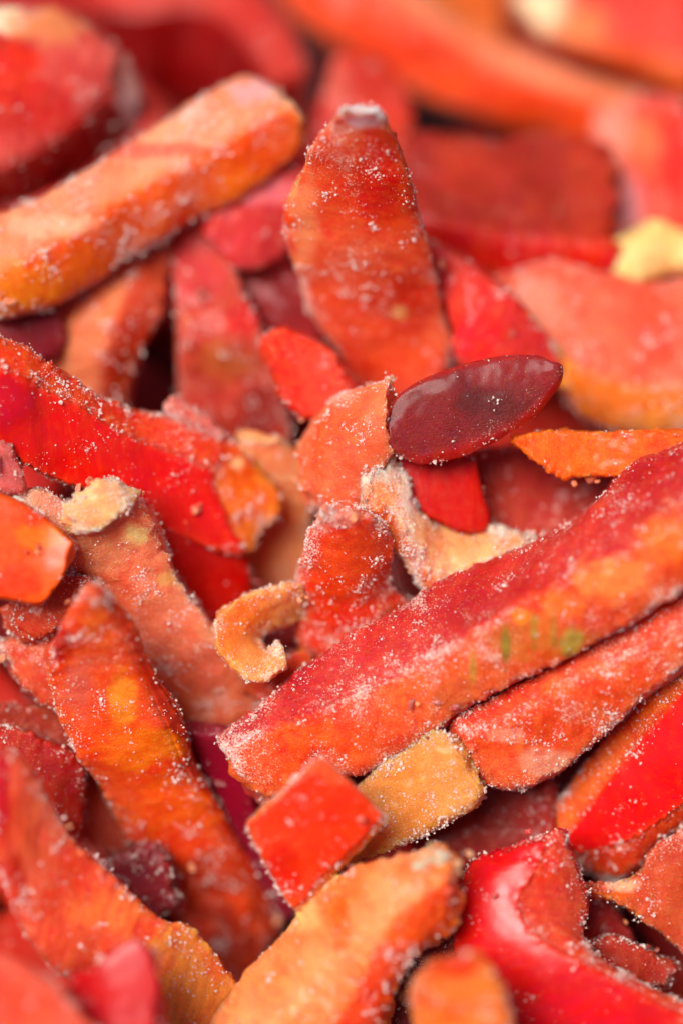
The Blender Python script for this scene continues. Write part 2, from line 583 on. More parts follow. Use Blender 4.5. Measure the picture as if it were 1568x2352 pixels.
def piece(label, A, C, B=None, z=(0, 0), k=(0.75, 0.45), t=(0.45, 0.45), col=((215, 70, 45), (230, 95, 55)), colB=None,
          skin='', frost=0.45, grains=70, tilt=0.0, name='pepper_strip', cat='pepper strip', blots=(), rough=1.0, smooth=2,
          sp=None, D=None, dD=0.25, endC=(0, 0), endA=(0, 0), capcol=None, bulge=0.03, zref=None, tend=1.0, into=None, part='flesh', crumb=1.0,
          dome=0.05, backcol=None, gs=1.0):
    """A: far edge, B: ridge between the two faces that show, C: near edge, D: a fourth line where one shows;
    all run along the piece. z: height of the ridge above the heap's middle at both ends."""
    _seed[0] += 7.77
    A, C = np.array(A, float), np.array(C, float)
    m = len(A)
    noB = B is None
    Bl = (A + C) / 2 if noB else np.array(B, float)
    zz = np.interp(np.linspace(0, 1, m), np.linspace(0, 1, len(z)), z)
    zz = zz + (lie(Bl[:, 1]) if zref is None else lie(zref))
    base = depth_at(Bl, zz[:, None])[:, 0]
    sA = np.linalg.norm(A - Bl, axis=1) / PXCM
    sC = np.linalg.norm(C - Bl, axis=1) / PXCM
    if noB:
        dA, dC = base + sA * (0.12 + tilt), base + sC * (0.12 - tilt)
    else:
        dA, dC = base + sA * k[0], base + sC * k[1]
    colB = colB or col
    back = backcol or col
    vis = [at(A, dA)]
    fac = [dict(col=col, skin='A' in skin)]
    if not noB:
        vis.append(at(Bl, base))
        fac.append(dict(col=colB, skin='B' in skin))
    vis.append(at(C, dC))
    lastpx, lastd = C, dC
    if D is not None:
        Dl = np.array(D, float)
        fac.append(dict(col=back, skin='D' in skin))
        lastd = dC + dD
        lastpx = Dl
        vis.append(at(Dl, lastd))
    ramp = np.clip(np.linspace(-1.2, 1, m), 0, 1)[:, None] ** 7
    fac += [dict(col=back), dict(col=back), dict(col=back)]
    tr = 1 - (1 - tend) * ramp[:, 0]
    lines = vis + [at(lastpx + ramp * np.array(endC), lastd + t[1] * tr), at(A + ramp * np.array(endA), dA + t[0] * tr)]
    n = len(lines)
    fac = fac[:n]
    allp = np.concatenate(lines)
    if into is None:
        origin = np.array([allp[:, 0].mean(), allp[:, 1].mean(), allp[:, 2].min()])
        root = bpy.data.objects.new(name, None)
        root.empty_display_size = 0.003
        root.location = origin * S
        scene.collection.objects.link(root)
        root['label'] = label
        root['category'] = cat
        root['group'] = HEAP
    else:
        root, origin = into
    vmid = Bl[:, 1].mean()
    if sp is None:
        sp = (0.027 if vmid > 900 and z[0] < 1.0 else 0.034) if vmid > 650 else 0.05
    bl = [bulge] * (n - 3) + [0.03] * 3
    V, uv, dep = build_loft(lines, fac, root, origin, sp=sp, rough=rough, smooth=smooth, frost=frost, grains=grains, seed=_seed[0],
                            blots=blots, bulge=bl, capcol=capcol, part=part, crumb=crumb, dome=dome, grain_size=gs)
    note_depth(uv, dep)
    STORE.append((V[::7], col))
    return root, origin

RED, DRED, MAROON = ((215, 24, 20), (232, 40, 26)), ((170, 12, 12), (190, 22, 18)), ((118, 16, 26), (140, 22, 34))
ORED, ORANGE, BROWN = ((222, 62, 34), (232, 92, 50)), ((240, 104, 36), (248, 132, 60)), ((160, 48, 28), (196, 80, 48))
PINK, PALE, TAN = ((205, 62, 56), (222, 100, 86)), ((240, 150, 96), (246, 178, 124)), ((202, 126, 56), (216, 150, 84))

# ---- the far side of the heap
piece('orange-red pepper strip curving along the top of the heap, pale along its upper edge',
      [(940, -60), (994, 0), (1064, 55), (1134, 95), (1234, 135), (1384, 180), (1500, 215)],
      [(610, -60), (690, 35), (784, 100), (930, 205), (1084, 260), (1209, 298), (1360, 335)],
      [(860, -60), (925, 10), (999, 70), (1084, 122), (1209, 190), (1359, 232), (1480, 255)],
      z=(0.0, -0.5), col=((222, 120, 84), (232, 146, 110)), colB=((212, 50, 0), (228, 74, 4)), frost=0.05, grains=25)  # paler top has both frost and light from above in its colour
piece('wide red pepper strip with a pale rounded end at the top corner of the heap',
      [(1180, -40), (1260, -90), (1400, -120), (1600, -120)], [(1215, 50), (1285, 100), (1430, 160), (1600, 225)],
      [(1200, 15), (1290, 70), (1420, 112), (1600, 155)], z=(-0.1, -0.1), col=((196, 48, 46), (216, 84, 70)), colB=((200, 76, 14), (212, 100, 30)),
      blots=[(1245, 20, 70, 70, (246, 205, 165), 1.0), (1330, 60, 60, 50, (226, 130, 80), .8)], frost=0.3, grains=20)
piece('small brownish orange pepper piece behind the curved orange-red strip', [(960, -70), (1040, -60), (1170, -70)], [(1030, 30), (1090, 70), (1160, 100)],
      z=(-0.6, -0.6), col=((190, 86, 24), (206, 112, 48)), frost=0.2, grains=15)
piece('large dark red pepper piece with a pinkish top, behind the pale orange stick',
      [(150, -50), (300, -70), (430, -80), (560, -60), (650, 40), (696, 160)], [(262, 120), (330, 190), (400, 228), (480, 245), (560, 265), (640, 285)],
      [(225, 20), (330, 34), (430, 14), (500, 40), (570, 115), (622, 200)], z=(0.2, 0.4), k=(0.6, 0.9),
      col=((172, 34, 32), (198, 70, 58)), colB=((116, 2, 6), (140, 8, 10)), skin='B', frost=0.3, grains=20)  # front skin darkened in colour for the shade it faces
piece('thick frosted pink pepper chunk with a dark red side face and an orange-red patch',
      [(-40, 10), (40, 15), (130, 22), (200, 60), (268, 120)], [(-40, 490), (60, 455), (150, 415), (240, 350), (322, 285)],
      [(-40, 395), (40, 372), (110, 330), (180, 268), (240, 208)], z=(1.1, 0.8), k=(0.55, 1.0), endC=(22, -40), endA=(40, 60),
      col=((188, 46, 42), (212, 92, 82)), colB=((118, 2, 6), (138, 6, 10)), skin='B', frost=0.5, grains=45, capcol=((200, 80, 70), (220, 130, 110)),  # side face colour deepened to stand for its shade
      blots=[(302, 235, 26, 70, (232, 180, 172), .9), (20, 165, 75, 85, (222, 42, 6), 1.0), (15, 40, 45, 40, (246, 214, 180), 1.0), (110, 60, 90, 45, (222, 140, 90), .8), (90, 250, 110, 60, (190, 30, 20), .6)])
piece('bright red pepper piece upright in the dark gap behind the frosty pepper tongue', [(765, 125), (745, 180), (728, 260), (715, 340), (712, 400)], [(885, 140), (932, 215), (945, 290), (930, 350), (920, 400)],
      z=(0.5, -0.2), col=((176, 26, 20), (196, 60, 44)), frost=0.25, grains=15, blots=[(770, 190, 45, 60, (204, 100, 84), .8)])
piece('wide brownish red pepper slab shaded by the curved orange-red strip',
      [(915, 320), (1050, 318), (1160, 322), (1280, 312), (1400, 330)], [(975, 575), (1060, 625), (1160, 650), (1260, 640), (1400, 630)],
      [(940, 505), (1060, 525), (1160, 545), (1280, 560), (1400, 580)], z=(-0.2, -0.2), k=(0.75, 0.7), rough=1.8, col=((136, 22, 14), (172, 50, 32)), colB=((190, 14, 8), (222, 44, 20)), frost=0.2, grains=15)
piece('pink and red pepper strip standing above the yellow seed core scrap', [(1362, 262), (1370, 350), (1393, 430), (1420, 510), (1450, 580), (1480, 650)],
      [(1565, 215), (1590, 300), (1610, 400), (1610, 500), (1610, 600), (1610, 680)], z=(-0.3, -0.4), tilt=0.2, col=((214, 58, 46), (226, 92, 72)), frost=0.55, grains=35,
      blots=[(1405, 300, 45, 130, (226, 140, 120), .9), (1440, 470, 40, 70, (232, 160, 160), .8), (1480, 330, 40, 70, (238, 120, 80), .8), (1550, 380, 30, 140, (210, 40, 40), .8)])
piece('pale yellow scrap of seed core on the pink pepper pieces', [(1452, 528), (1500, 502), (1560, 525), (1600, 545)], [(1418, 610), (1455, 662), (1520, 628), (1600, 632)],
      z=(-0.35, -0.35), t=(.3, .3), name='seed_core_scrap', cat='seed core', col=((232, 180, 106), (242, 214, 154)), frost=0.2, grains=20, rough=1.0, bulge=.2)
piece('big salmon pink pepper slab flecked with white frost, orange along its lower edge',
      [(1120, 640), (1270, 602), (1400, 635), (1500, 650), (1620, 640)], [(1310, 910), (1350, 955), (1410, 985), (1500, 988), (1620, 975)],
      [(1275, 800), (1335, 850), (1400, 880), (1490, 895), (1620, 885)], z=(-0.5, -0.5), k=(0.5, 0.5), col=((226, 84, 62), (236, 122, 92)), colB=((222, 112, 34), (228, 138, 60)), frost=0.55, grains=55, gs=1.3,
      blots=[(1230, 690, 90, 70, (236, 140, 115), .8)])
piece('red pepper wedge leaning against the back of the frosty tongue', [(972, 545), (1060, 592), (1150, 655), (1230, 735), (1285, 800)], [(1005, 650), (1035, 760), (1050, 840), (1180, 860), (1300, 860)],
      z=(0.1, -0.2), col=((196, 36, 36), (214, 66, 54)), skin='', frost=0.35, grains=40, blots=[(1085, 775, 55, 55, (215, 12, 8), 1.0)])
piece('pinkish red pepper wedge under the free end of the pale orange stick', [(490, 475), (580, 425), (690, 375), (740, 360)], [(475, 545), (560, 625), (650, 595), (700, 520)],
      z=(0.3, 0.3), col=((180, 28, 30), (204, 66, 64)), frost=0.4, grains=25, blots=[(620, 440, 70, 35, (220, 110, 115), .9)])
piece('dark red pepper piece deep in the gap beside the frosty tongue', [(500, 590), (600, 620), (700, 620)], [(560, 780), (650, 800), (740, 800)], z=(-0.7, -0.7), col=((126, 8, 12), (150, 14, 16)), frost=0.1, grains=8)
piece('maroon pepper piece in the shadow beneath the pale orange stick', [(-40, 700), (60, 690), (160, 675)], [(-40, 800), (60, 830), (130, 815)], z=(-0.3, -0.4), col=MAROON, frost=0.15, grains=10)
piece('pale orange pepper stick with a frosted top, free end raised over the heap',
      [(-30, 502), (60, 468), (130, 435), (220, 378), (320, 322), (420, 270), (500, 218), (560, 188), (605, 192), (652, 225)],
      [(-30, 735), (50, 712), (130, 692), (215, 652), (280, 592), (370, 540), (450, 502), (550, 450), (640, 395), (704, 338)],
      [(-30, 640), (60, 602), (150, 550), (230, 490), (320, 432), (410, 386), (490, 342), (560, 307), (620, 274), (672, 248)],
      z=(0.6, 0.9), k=(0.6, 0.5), col=((228, 116, 78), (240, 156, 120)), colB=((242, 82, 12), (250, 112, 28)), frost=0.65, grains=55, gs=1.5, capcol=ORANGE,  # pale top colour holds frost and the light falling on it
      blots=[(60, 660, 110, 60, (250, 132, 40), .8), (130, 520, 110, 30, (246, 184, 150), .6), (250, 345, 300, 20, (196, 50, 52), .6), (580, 210, 50, 30, (226, 160, 170), .6), (620, 360, 90, 40, (236, 78, 14), .6)])
piece('brownish orange pepper strip going down under the pale orange stick',
      [(250, 600), (195, 660), (150, 720), (110, 780), (92, 835), (120, 890), (180, 970)], [(392, 565), (376, 650), (360, 720), (326, 795), (306, 855), (290, 915), (270, 990)],
      [(320, 600), (290, 670), (272, 735), (250, 800), (235, 850), (228, 905), (225, 980)], z=(-0.1, -0.2), k=(0.3, 0.5), col=((208, 92, 56), (224, 132, 92)), colB=((172, 44, 22), (196, 80, 50)), frost=0.45, grains=45, gs=1.5)  # second face coloured darker, as the side turned from the light
piece('frosted reddish brown pepper piece beside the dark hollow above the red strip',
      [(380, 540), (398, 620), (410, 690), (412, 770), (415, 850), (425, 930), (460, 1000)], [(525, 515), (540, 610), (562, 690), (602, 765), (640, 860), (662, 950), (665, 1030)],
      z=(0.0, -0.4), col=((180, 54, 40), (204, 92, 74)), frost=0.5, grains=55, gs=1.4, blots=[(455, 620, 70, 90, (196, 66, 66), .8), (560, 730, 40, 50, (200, 36, 36), .8), (520, 830, 70, 50, (200, 110, 60), .7), (600, 950, 60, 60, (130, 22, 22), .8)])
piece('small smooth red pepper nub below the frosty tongue', [(598, 772), (660, 757), (740, 792), (800, 860)], [(620, 850), (665, 935), (735, 962), (810, 930)], z=(0.0, 0.0), col=((212, 44, 30), (224, 76, 58)), frost=0.3, grains=30)
piece('frosted orange pepper lump with a rounded end under the frosty tongue', [(695, 1030), (735, 955), (800, 905), (890, 880)], [(715, 1165), (790, 1195), (860, 1110), (920, 1010)],
      z=(-0.1, 0.2), bulge=.28, t=(.5, .5), col=((222, 90, 56), (234, 126, 88)), frost=0.5, grains=120, gs=1.1)
piece('frosty orange-red pepper tongue standing upright with a white rimmed tip',
      [(792, 246), (762, 284), (708, 355), (664, 455), (667, 540), (690, 620), (716, 720), (766, 792), (800, 860), (805, 930)],
      [(870, 250), (905, 316), (927, 400), (952, 480), (980, 560), (1002, 640), (1026, 730), (1036, 800), (1005, 880), (955, 940)],
      z=(2.3, 1.4, 0.6, 0.1), zref=900, t=(.35, .35), smooth=2, col=((230, 66, 42), (238, 106, 70)), frost=0.6, grains=90, gs=1.0,
      blots=[(870, 400, 60, 110, (214, 22, 14), .8), (700, 500, 35, 120, (240, 140, 96), .9), (832, 258, 50, 34, (240, 205, 205), 1.0), (940, 700, 60, 90, (206, 60, 46), .7), (915, 715, 14, 14, (246, 180, 110), 1)])
piece('glossy dark maroon oval pepper end on the frosted lumps',
      [(888, 972), (906, 914), (962, 878), (1052, 843), (1150, 822), (1228, 816), (1276, 834)], [(906, 1034), (950, 1054), (1000, 1046), (1080, 1020), (1150, 992), (1215, 948), (1282, 872)],
      D=[(912, 1052), (955, 1070), (1006, 1062), (1088, 1038), (1156, 1006), (1224, 960), (1290, 880)], dD=.10, z=(0.42, 0.3), t=(.08, .08),
      col=((106, 8, 14), (134, 16, 20)), backcol=((176, 22, 14), (192, 38, 24)), frost=0.4, grains=22, bulge=0.06, rough=0.35, crumb=.3, dome=.05,
      blots=[(1190, 850, 110, 40, (138, 16, 22), .8), (1130, 930, 80, 40, (76, 16, 18), .7), (930, 1000, 50, 50, (130, 12, 18), .7)])
piece('bright orange pepper sliver wedged below the salmon pink slab', [(1180, 1005), (1280, 985), (1400, 992), (1620, 988)], [(1230, 1052), (1290, 1094), (1400, 1092), (1620, 1062)],
      z=(0.3, 0.3), t=(.25, .25), col=((236, 80, 18), (242, 104, 36)), frost=0.2, grains=20)
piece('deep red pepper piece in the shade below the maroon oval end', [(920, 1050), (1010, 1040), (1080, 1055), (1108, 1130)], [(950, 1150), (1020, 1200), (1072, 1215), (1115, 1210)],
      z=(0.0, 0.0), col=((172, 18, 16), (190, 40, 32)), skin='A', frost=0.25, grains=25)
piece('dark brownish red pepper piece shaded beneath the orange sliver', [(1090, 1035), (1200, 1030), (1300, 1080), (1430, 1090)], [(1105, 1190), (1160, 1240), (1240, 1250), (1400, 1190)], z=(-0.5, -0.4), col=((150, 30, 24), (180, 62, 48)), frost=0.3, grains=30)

# ---- across the middle
piece('small pink pepper nub with a frosty tip behind the long red strip', [(373, 935), (395, 915), (450, 945), (515, 1000)], [(385, 965), (420, 990), (460, 1000), (500, 1020)], z=(-0.1, -0.2), col=((214, 84, 72), (226, 130, 120)), frost=0.6, grains=70)
piece('pale orange pepper slab standing behind the cut end of the long red strip', [(540, 1000), (553, 1100), (560, 1200), (570, 1290), (590, 1372)], [(645, 1012), (696, 1055), (712, 1150), (714, 1250), (700, 1345)],
      z=(-0.25, -0.8), col=((234, 128, 80), (240, 156, 108)), frost=0.5, grains=80)
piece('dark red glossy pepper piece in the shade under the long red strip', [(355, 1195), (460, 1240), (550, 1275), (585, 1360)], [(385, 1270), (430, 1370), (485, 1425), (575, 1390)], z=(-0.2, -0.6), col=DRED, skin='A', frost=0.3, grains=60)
piece('long red pepper strip with glossy skin and an orange cut end',
      [(-30, 755), (50, 793), (95, 838), (150, 868), (220, 908), (310, 938), (400, 965), (500, 998), (575, 1033)],
      [(-30, 1005), (65, 1064), (110, 1092), (175, 1119), (240, 1140), (300, 1165), (370, 1208), (450, 1240), (557, 1274)],
      [(-30, 835), (50, 868), (90, 888), (150, 918), (210, 953), (290, 1000), (350, 1023), (425, 1053), (482, 1085)],
      z=(0.9, 0.2), k=(0.75, 0.35), endC=(82, -74), endA=(66, 80), t=(.35, .3), tend=0.15, col=((226, 56, 34), (236, 86, 52)), colB=((208, 14, 14), (226, 30, 18)), skin='B', capcol=((232, 92, 32), (242, 122, 54)),
      frost=0.48, grains=560, bulge=0.06, dome=0.09,
      blots=[(20, 930, 60, 60, (184, 26, 50), .7), (560, 1060, 60, 50, (236, 96, 44), .8), (546, 1066, 16, 16, (246, 186, 130), 1)])
piece('little pink pepper cube at the edge by the long red strip', [(-40, 1010), (0, 1018), (40, 1032)], [(-40, 1125), (0, 1128), (38, 1132)], z=(.6, .6), col=((186, 60, 56), (210, 110, 104)), frost=0.6, grains=120)
piece('frosted pinkish pepper ledge behind the smooth orange-red slab', [(20, 1142), (90, 1122), (150, 1150), (205, 1165)], [(60, 1190), (110, 1215), (160, 1240), (215, 1225)], z=(.5, .4), col=((218, 120, 88), (230, 160, 130)), frost=0.8, grains=170)
piece('wide frosted brownish pink pepper strip crossing behind the raised orange strip',
      [(165, 1180), (150, 1260), (175, 1320), (240, 1385), (290, 1470), (340, 1560), (390, 1650), (430, 1720)], [(268, 1130), (345, 1190), (385, 1265), (440, 1365), (520, 1480), (562, 1540), (597, 1605), (592, 1665)],
      z=(0.55, 0.1), col=((218, 92, 60), (234, 134, 98)), frost=0.75, grains=420, t=(.5, .5), bulge=.1, rough=1.3,
      blots=[(305, 1225, 34, 26, (250, 206, 136), .8), (230, 1260, 70, 70, (226, 140, 100), .8), (390, 1330, 30, 18, (230, 170, 100), .7), (470, 1540, 60, 60, (176, 62, 44), .6), (480, 1450, 50, 24, (226, 150, 110), .7)])
piece('ragged pale flesh flap curling off the end of the wide frosted strip', [(148, 1185), (195, 1128), (258, 1105), (284, 1128)], [(165, 1225), (225, 1225), (270, 1195), (287, 1162)], z=(.65, .55), t=(.2, .2), name='flesh_scrap', cat='flesh scrap',
      col=PALE, frost=0.7, grains=200, rough=1.6, crumb=1.0)
piece('smooth orange-red pepper slab with a pointed corner at the edge of the heap', [(-40, 1122), (40, 1150), (110, 1195), (174, 1245)], [(-40, 1368), (30, 1378), (97, 1386), (142, 1322)], z=(.8, .8), t=(.35, .35),
      col=((228, 60, 20), (236, 88, 36)), skin='A', frost=0.22, grains=40, rough=.4, smooth=2, crumb=.4, bulge=.03, blots=[(100, 1230, 60, 30, (240, 120, 60), .7), (30, 1340, 60, 40, (206, 40, 16), .7)])
piece('reddish pepper scrap under the smooth orange-red slab', [(15, 1392), (80, 1350), (150, 1320), (200, 1330)], [(58, 1475), (100, 1462), (140, 1440), (200, 1420)], z=(.1, .2), col=((180, 44, 26), (204, 74, 46)), frost=0.45, grains=110)
piece('triangular rust red pepper wedge beside the raised orange strip', [(6, 1488), (60, 1463), (120, 1430), (170, 1420)], [(14, 1500), (52, 1565), (100, 1608), (160, 1640)], z=(-.1, .0), col=((168, 40, 24), (204, 84, 52)), frost=0.5, grains=120)
piece('frosted red pepper block standing upright above the wide central strip', [(750, 1172), (716, 1230), (698, 1300), (690, 1370), (690, 1440), (715, 1540)], [(812, 1172), (880, 1207), (903, 1270), (905, 1340), (940, 1390), (880, 1470)],
      z=(0.7, 0.2, -0.1), col=((216, 46, 26), (232, 92, 58)), frost=0.58, grains=300, tilt=.1, bulge=.22, t=(.5, .5), blots=[(770, 1185, 60, 28, (236, 140, 118), .8), (800, 1270, 60, 50, (222, 90, 50), .6)])
piece('crumbly pale pepper crust frosted white behind the red block',
      [(880, 1040), (945, 1095), (965, 1160), (1010, 1180), (1080, 1195), (1150, 1220), (1220, 1245)], [(832, 1172), (882, 1215), (930, 1280), (985, 1352), (1040, 1350), (1120, 1310), (1210, 1265)],
      [(842, 1148), (896, 1182), (945, 1248), (994, 1325), (1040, 1335), (1115, 1295), (1205, 1255)], z=(0.3, 0.15), k=(.5, .6), t=(.25, .25), name='pepper_crust', cat='pepper piece',
      bulge=.15, col=((236, 132, 78), (246, 168, 116)), colB=((222, 76, 16), (232, 96, 30)), frost=0.85, grains=300, rough=1.6, crumb=1.1)
piece('curled orange pepper shaving with a hooked frosted end',
      [(700, 1338), (620, 1352), (540, 1382), (492, 1440), (518, 1512), (590, 1562), (666, 1524)], [(702, 1420), (652, 1440), (612, 1450), (595, 1464), (597, 1480), (616, 1496), (644, 1478)],
      z=(-.2, .1, .35), tilt=-.9, t=(.25, .15), name='pepper_shaving', cat='pepper shaving', col=((234, 124, 58), (246, 166, 104)), frost=0.6, grains=170, bulge=.1)
piece('rust red pepper piece tucked under the hooked orange shaving', [(520, 1530), (600, 1540), (700, 1480)], [(560, 1590), (620, 1620), (720, 1580)], z=(-.5, -.4), col=((176, 40, 20), (200, 70, 36)), frost=0.4, grains=60)
piece('dark plum pepper strip in the gap beside the raised orange strip', [(410, 1665), (450, 1720), (500, 1830), (560, 1950), (610, 2040), (650, 2110)], [(522, 1680), (565, 1800), (595, 1880), (625, 1960), (655, 2030), (680, 2100)],
      z=(-.25, -.7), col=((112, 14, 34), (134, 22, 40)), skin='A', frost=0.3, grains=90)
piece('pale tan pepper piece poking out beneath the long central strip', [(745, 1905), (830, 1800), (920, 1728), (990, 1670), (1045, 1690)], [(768, 2016), (850, 1978), (950, 1922), (1070, 1852), (1112, 1803)],
      z=(-.15, -.05), t=(.4, .4), col=TAN, frost=0.5, grains=170, gs=1.15, bulge=.08)
piece('short red pepper strip with a ragged frosted end under the long central strip',
      [(1045, 1650), (1120, 1620), (1220, 1560), (1340, 1490), (1460, 1412), (1620, 1315)], [(1082, 1765), (1160, 1812), (1265, 1788), (1345, 1725), (1440, 1635), (1620, 1480)],
      [(1060, 1690), (1184, 1645), (1260, 1600), (1340, 1552), (1440, 1500), (1620, 1400)], z=(.25, .3), k=(.7, .4), col=((208, 50, 36), (224, 88, 60)), colB=((218, 60, 30), (232, 104, 62)),
      frost=0.62, grains=200, blots=[(1160, 1690, 40, 24, (238, 150, 116), .8), (1400, 1540, 60, 30, (230, 120, 70), .6), (1250, 1750, 60, 34, (240, 150, 120), .9), (1290, 1580, 40, 26, (236, 110, 50), .7)])
piece('long frosted red pepper strip lying across the middle, its orange cut face streaked green',
      [(512, 1690), (610, 1605), (720, 1525), (860, 1432), (1000, 1352), (1200, 1250), (1370, 1165), (1440, 1078), (1610, 1010)],
      [(600, 1845), (660, 1825), (720, 1790), (850, 1768), (960, 1715), (1080, 1622), (1200, 1562), (1340, 1490), (1600, 1330)],
      [(528, 1712), (640, 1675), (760, 1622), (870, 1575), (959, 1533), (1059, 1473), (1159, 1408), (1340, 1312), (1600, 1190)],
      z=(0.12, 0.3), k=(.75, .35), t=(.4, .3), col=((172, 30, 34), (200, 66, 56)), colB=((214, 62, 28), (230, 104, 58)), frost=0.64, grains=260, gs=1.0, bulge=.07,
      blots=[(1230, 1465, 120, 50, (190, 126, 56), .5), (1160, 1490, 10, 55, (132, 120, 34), .8), (1225, 1465, 9, 50, (150, 130, 44), .75), (1085, 1530, 9, 40, (170, 140, 50), .6), (1312, 1475, 28, 34, (168, 148, 64), .8), (1300, 1390, 60, 36, (232, 126, 60), .6),
             (1270, 1440, 9, 50, (150, 124, 50), .5), (1190, 1415, 24, 18, (240, 140, 40), .8), (1400, 1330, 80, 60, (238, 140, 76), .7), (1530, 1230, 60, 70, (236, 120, 56), .7), (700, 1690, 80, 40, (236, 100, 44), .6), (1050, 1600, 60, 40, (190, 90, 50), .5)])
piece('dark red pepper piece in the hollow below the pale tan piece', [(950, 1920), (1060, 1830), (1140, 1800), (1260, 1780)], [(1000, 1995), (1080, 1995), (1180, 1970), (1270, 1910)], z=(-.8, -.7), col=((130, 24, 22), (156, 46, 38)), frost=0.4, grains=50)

# ---- the near side
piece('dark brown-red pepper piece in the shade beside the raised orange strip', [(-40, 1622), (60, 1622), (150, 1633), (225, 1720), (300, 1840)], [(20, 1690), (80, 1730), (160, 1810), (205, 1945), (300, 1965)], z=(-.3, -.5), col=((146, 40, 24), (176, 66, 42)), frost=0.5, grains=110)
piece('rust red pepper slab with an orange rim beside the big speckled strip', [(-40, 1665), (55, 1678), (120, 1712), (184, 1762), (190, 1850)], [(-40, 1750), (40, 1770), (90, 1850), (150, 1930), (186, 1940)], z=(.0, -.1), col=((166, 28, 22), (188, 56, 38)), frost=0.45, grains=120)
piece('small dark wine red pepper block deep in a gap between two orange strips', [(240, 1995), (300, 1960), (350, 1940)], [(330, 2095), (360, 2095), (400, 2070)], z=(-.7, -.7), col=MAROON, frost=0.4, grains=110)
piece('long orange pepper strip slanting steeply down with a raised pointed tip and dark red edge',
      [(205, 1350), (150, 1440), (116, 1530), (138, 1625), (190, 1735), (245, 1830), (312, 1928), (392, 2065), (470, 2165), (545, 2260)],
      [(224, 1350), (275, 1400), (322, 1480), (375, 1585), (415, 1670), (450, 1755), (518, 1870), (580, 1985), (625, 2070), (645, 2125)],
      [(216, 1350), (255, 1402), (298, 1482), (347, 1587), (390, 1680), (425, 1762), (487, 1862), (550, 1980), (597, 2068), (620, 2155)],
      z=(1.2, 0.5, -0.3), k=(.25, .9), t=(.4, .35), col=((236, 74, 38), (242, 102, 62)), colB=((150, 22, 22), (176, 40, 34)), skin='B', frost=0.5, grains=90, gs=1.1,
      blots=[(285, 1600, 34, 70, (252, 148, 64), .9), (330, 1720, 80, 50, (248, 128, 54), .85), (270, 1720, 60, 50, (240, 110, 44), .7), (390, 1850, 120, 60, (244, 92, 14), .8), (180, 1580, 48, 70, (224, 110, 90), .8), (135, 1480, 34, 70, (176, 20, 22), .9),
             (470, 2040, 110, 80, (176, 50, 28), .85), (540, 2170, 80, 90, (166, 48, 30), .9), (215, 1420, 26, 60, (240, 110, 60), .8)])
piece('big salmon pepper strip with white speckles turning tan at one end',
      [(-40, 1720), (40, 1742), (110, 1830), (170, 1920), (230, 1992), (300, 2062), (372, 2118), (440, 2128), (490, 2190), (548, 2270)],
      [(-40, 1900), (10, 1990), (50, 2105), (110, 2190), (160, 2240), (210, 2275), (270, 2320), (330, 2380), (400, 2430), (480, 2440)],
      z=(1.2, .8), t=(.4, .4), col=((218, 70, 46), (230, 106, 74)), frost=0.5, grains=45, gs=1.4,
      blots=[(430, 2260, 130, 150, (222, 138, 66), .95), (0, 1830, 26, 140, (202, 26, 46), .9), (270, 2090, 100, 50, (232, 120, 66), .7), (30, 2050, 30, 90, (190, 14, 14), .8)])
piece('small glossy red pepper chunk with a frosted upper edge leaning on the speckled salmon strip', [(165, 2250), (240, 2195), (310, 2150), (350, 2185)], [(205, 2420), (250, 2530), (320, 2560), (390, 2540)], z=(1.25, 1.25), t=(.3, .3),
      col=((186, 8, 14), (204, 18, 18)), skin='A', frost=0.3, grains=40, gs=1.6)
piece('salmon pepper chunk filling the bottom corner before the speckled strip', [(-40, 2185), (50, 2215), (130, 2272), (225, 2370)], [(-60, 2560), (50, 2570), (150, 2570), (260, 2560)], z=(1.7, 1.7), col=((222, 76, 54), (232, 104, 80)), frost=0.5, grains=40, gs=1.3)
piece('smooth square red-orange pepper slab tilted beside the pale tan piece', [(738, 1737), (790, 1783), (840, 1830), (880, 1873)], [(572, 1893), (600, 1960), (635, 2030), (672, 2090)], z=(.9, .8), t=(.22, .22), tilt=-.25, dome=0.0, endA=(20, 8), endC=(16, 14), tend=.3,
      col=((222, 54, 38), (230, 76, 54)), backcol=((226, 84, 40), (236, 110, 60)), skin='A', frost=0.3, grains=200, gs=1.0, rough=.45, bulge=.02, capcol=((232, 100, 56), (240, 130, 80)), smooth=1, crumb=.5, blots=[(760, 1770, 60, 30, (236, 100, 66), .7), (640, 2000, 50, 60, (204, 24, 20), .7)])
piece('small tan pepper scrap between the square slab and the peach strip', [(725, 2035), (770, 2012), (810, 2010)], [(740, 2080), (770, 2060), (815, 2040)], z=(.3, .3), name='pepper_scrap', cat='pepper scrap', col=((222, 140, 60), (232, 160, 90)), frost=0.4, grains=80)
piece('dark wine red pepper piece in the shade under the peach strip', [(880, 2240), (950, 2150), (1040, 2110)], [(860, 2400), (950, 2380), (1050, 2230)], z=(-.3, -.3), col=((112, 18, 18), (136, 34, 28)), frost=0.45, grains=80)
piece('thick peach pepper strip with an orange-red lower side below the square slab',
      [(1000, 1956), (940, 1972), (834, 1993), (740, 2046), (680, 2092), (645, 2140), (560, 2250), (480, 2370)],
      [(1052, 2085), (1042, 2130), (1000, 2160), (940, 2215), (905, 2280), (885, 2350), (850, 2420), (800, 2480)],
      [(1030, 2020), (965, 2062), (905, 2112), (862, 2182), (832, 2252), (790, 2322), (740, 2390), (690, 2440)],
      z=(.85, 1.2), k=(.5, .6), col=((243, 116, 64), (248, 148, 98)), colB=((222, 60, 18), (234, 92, 40)), frost=0.35, grains=40, gs=1.3, rough=1.4, bulge=.1,  # lit upper face and shaded lower face put into two colours
      blots=[(780, 2130, 22, 60, (232, 84, 24), .7), (700, 2110, 40, 40, (248, 170, 110), .7)])
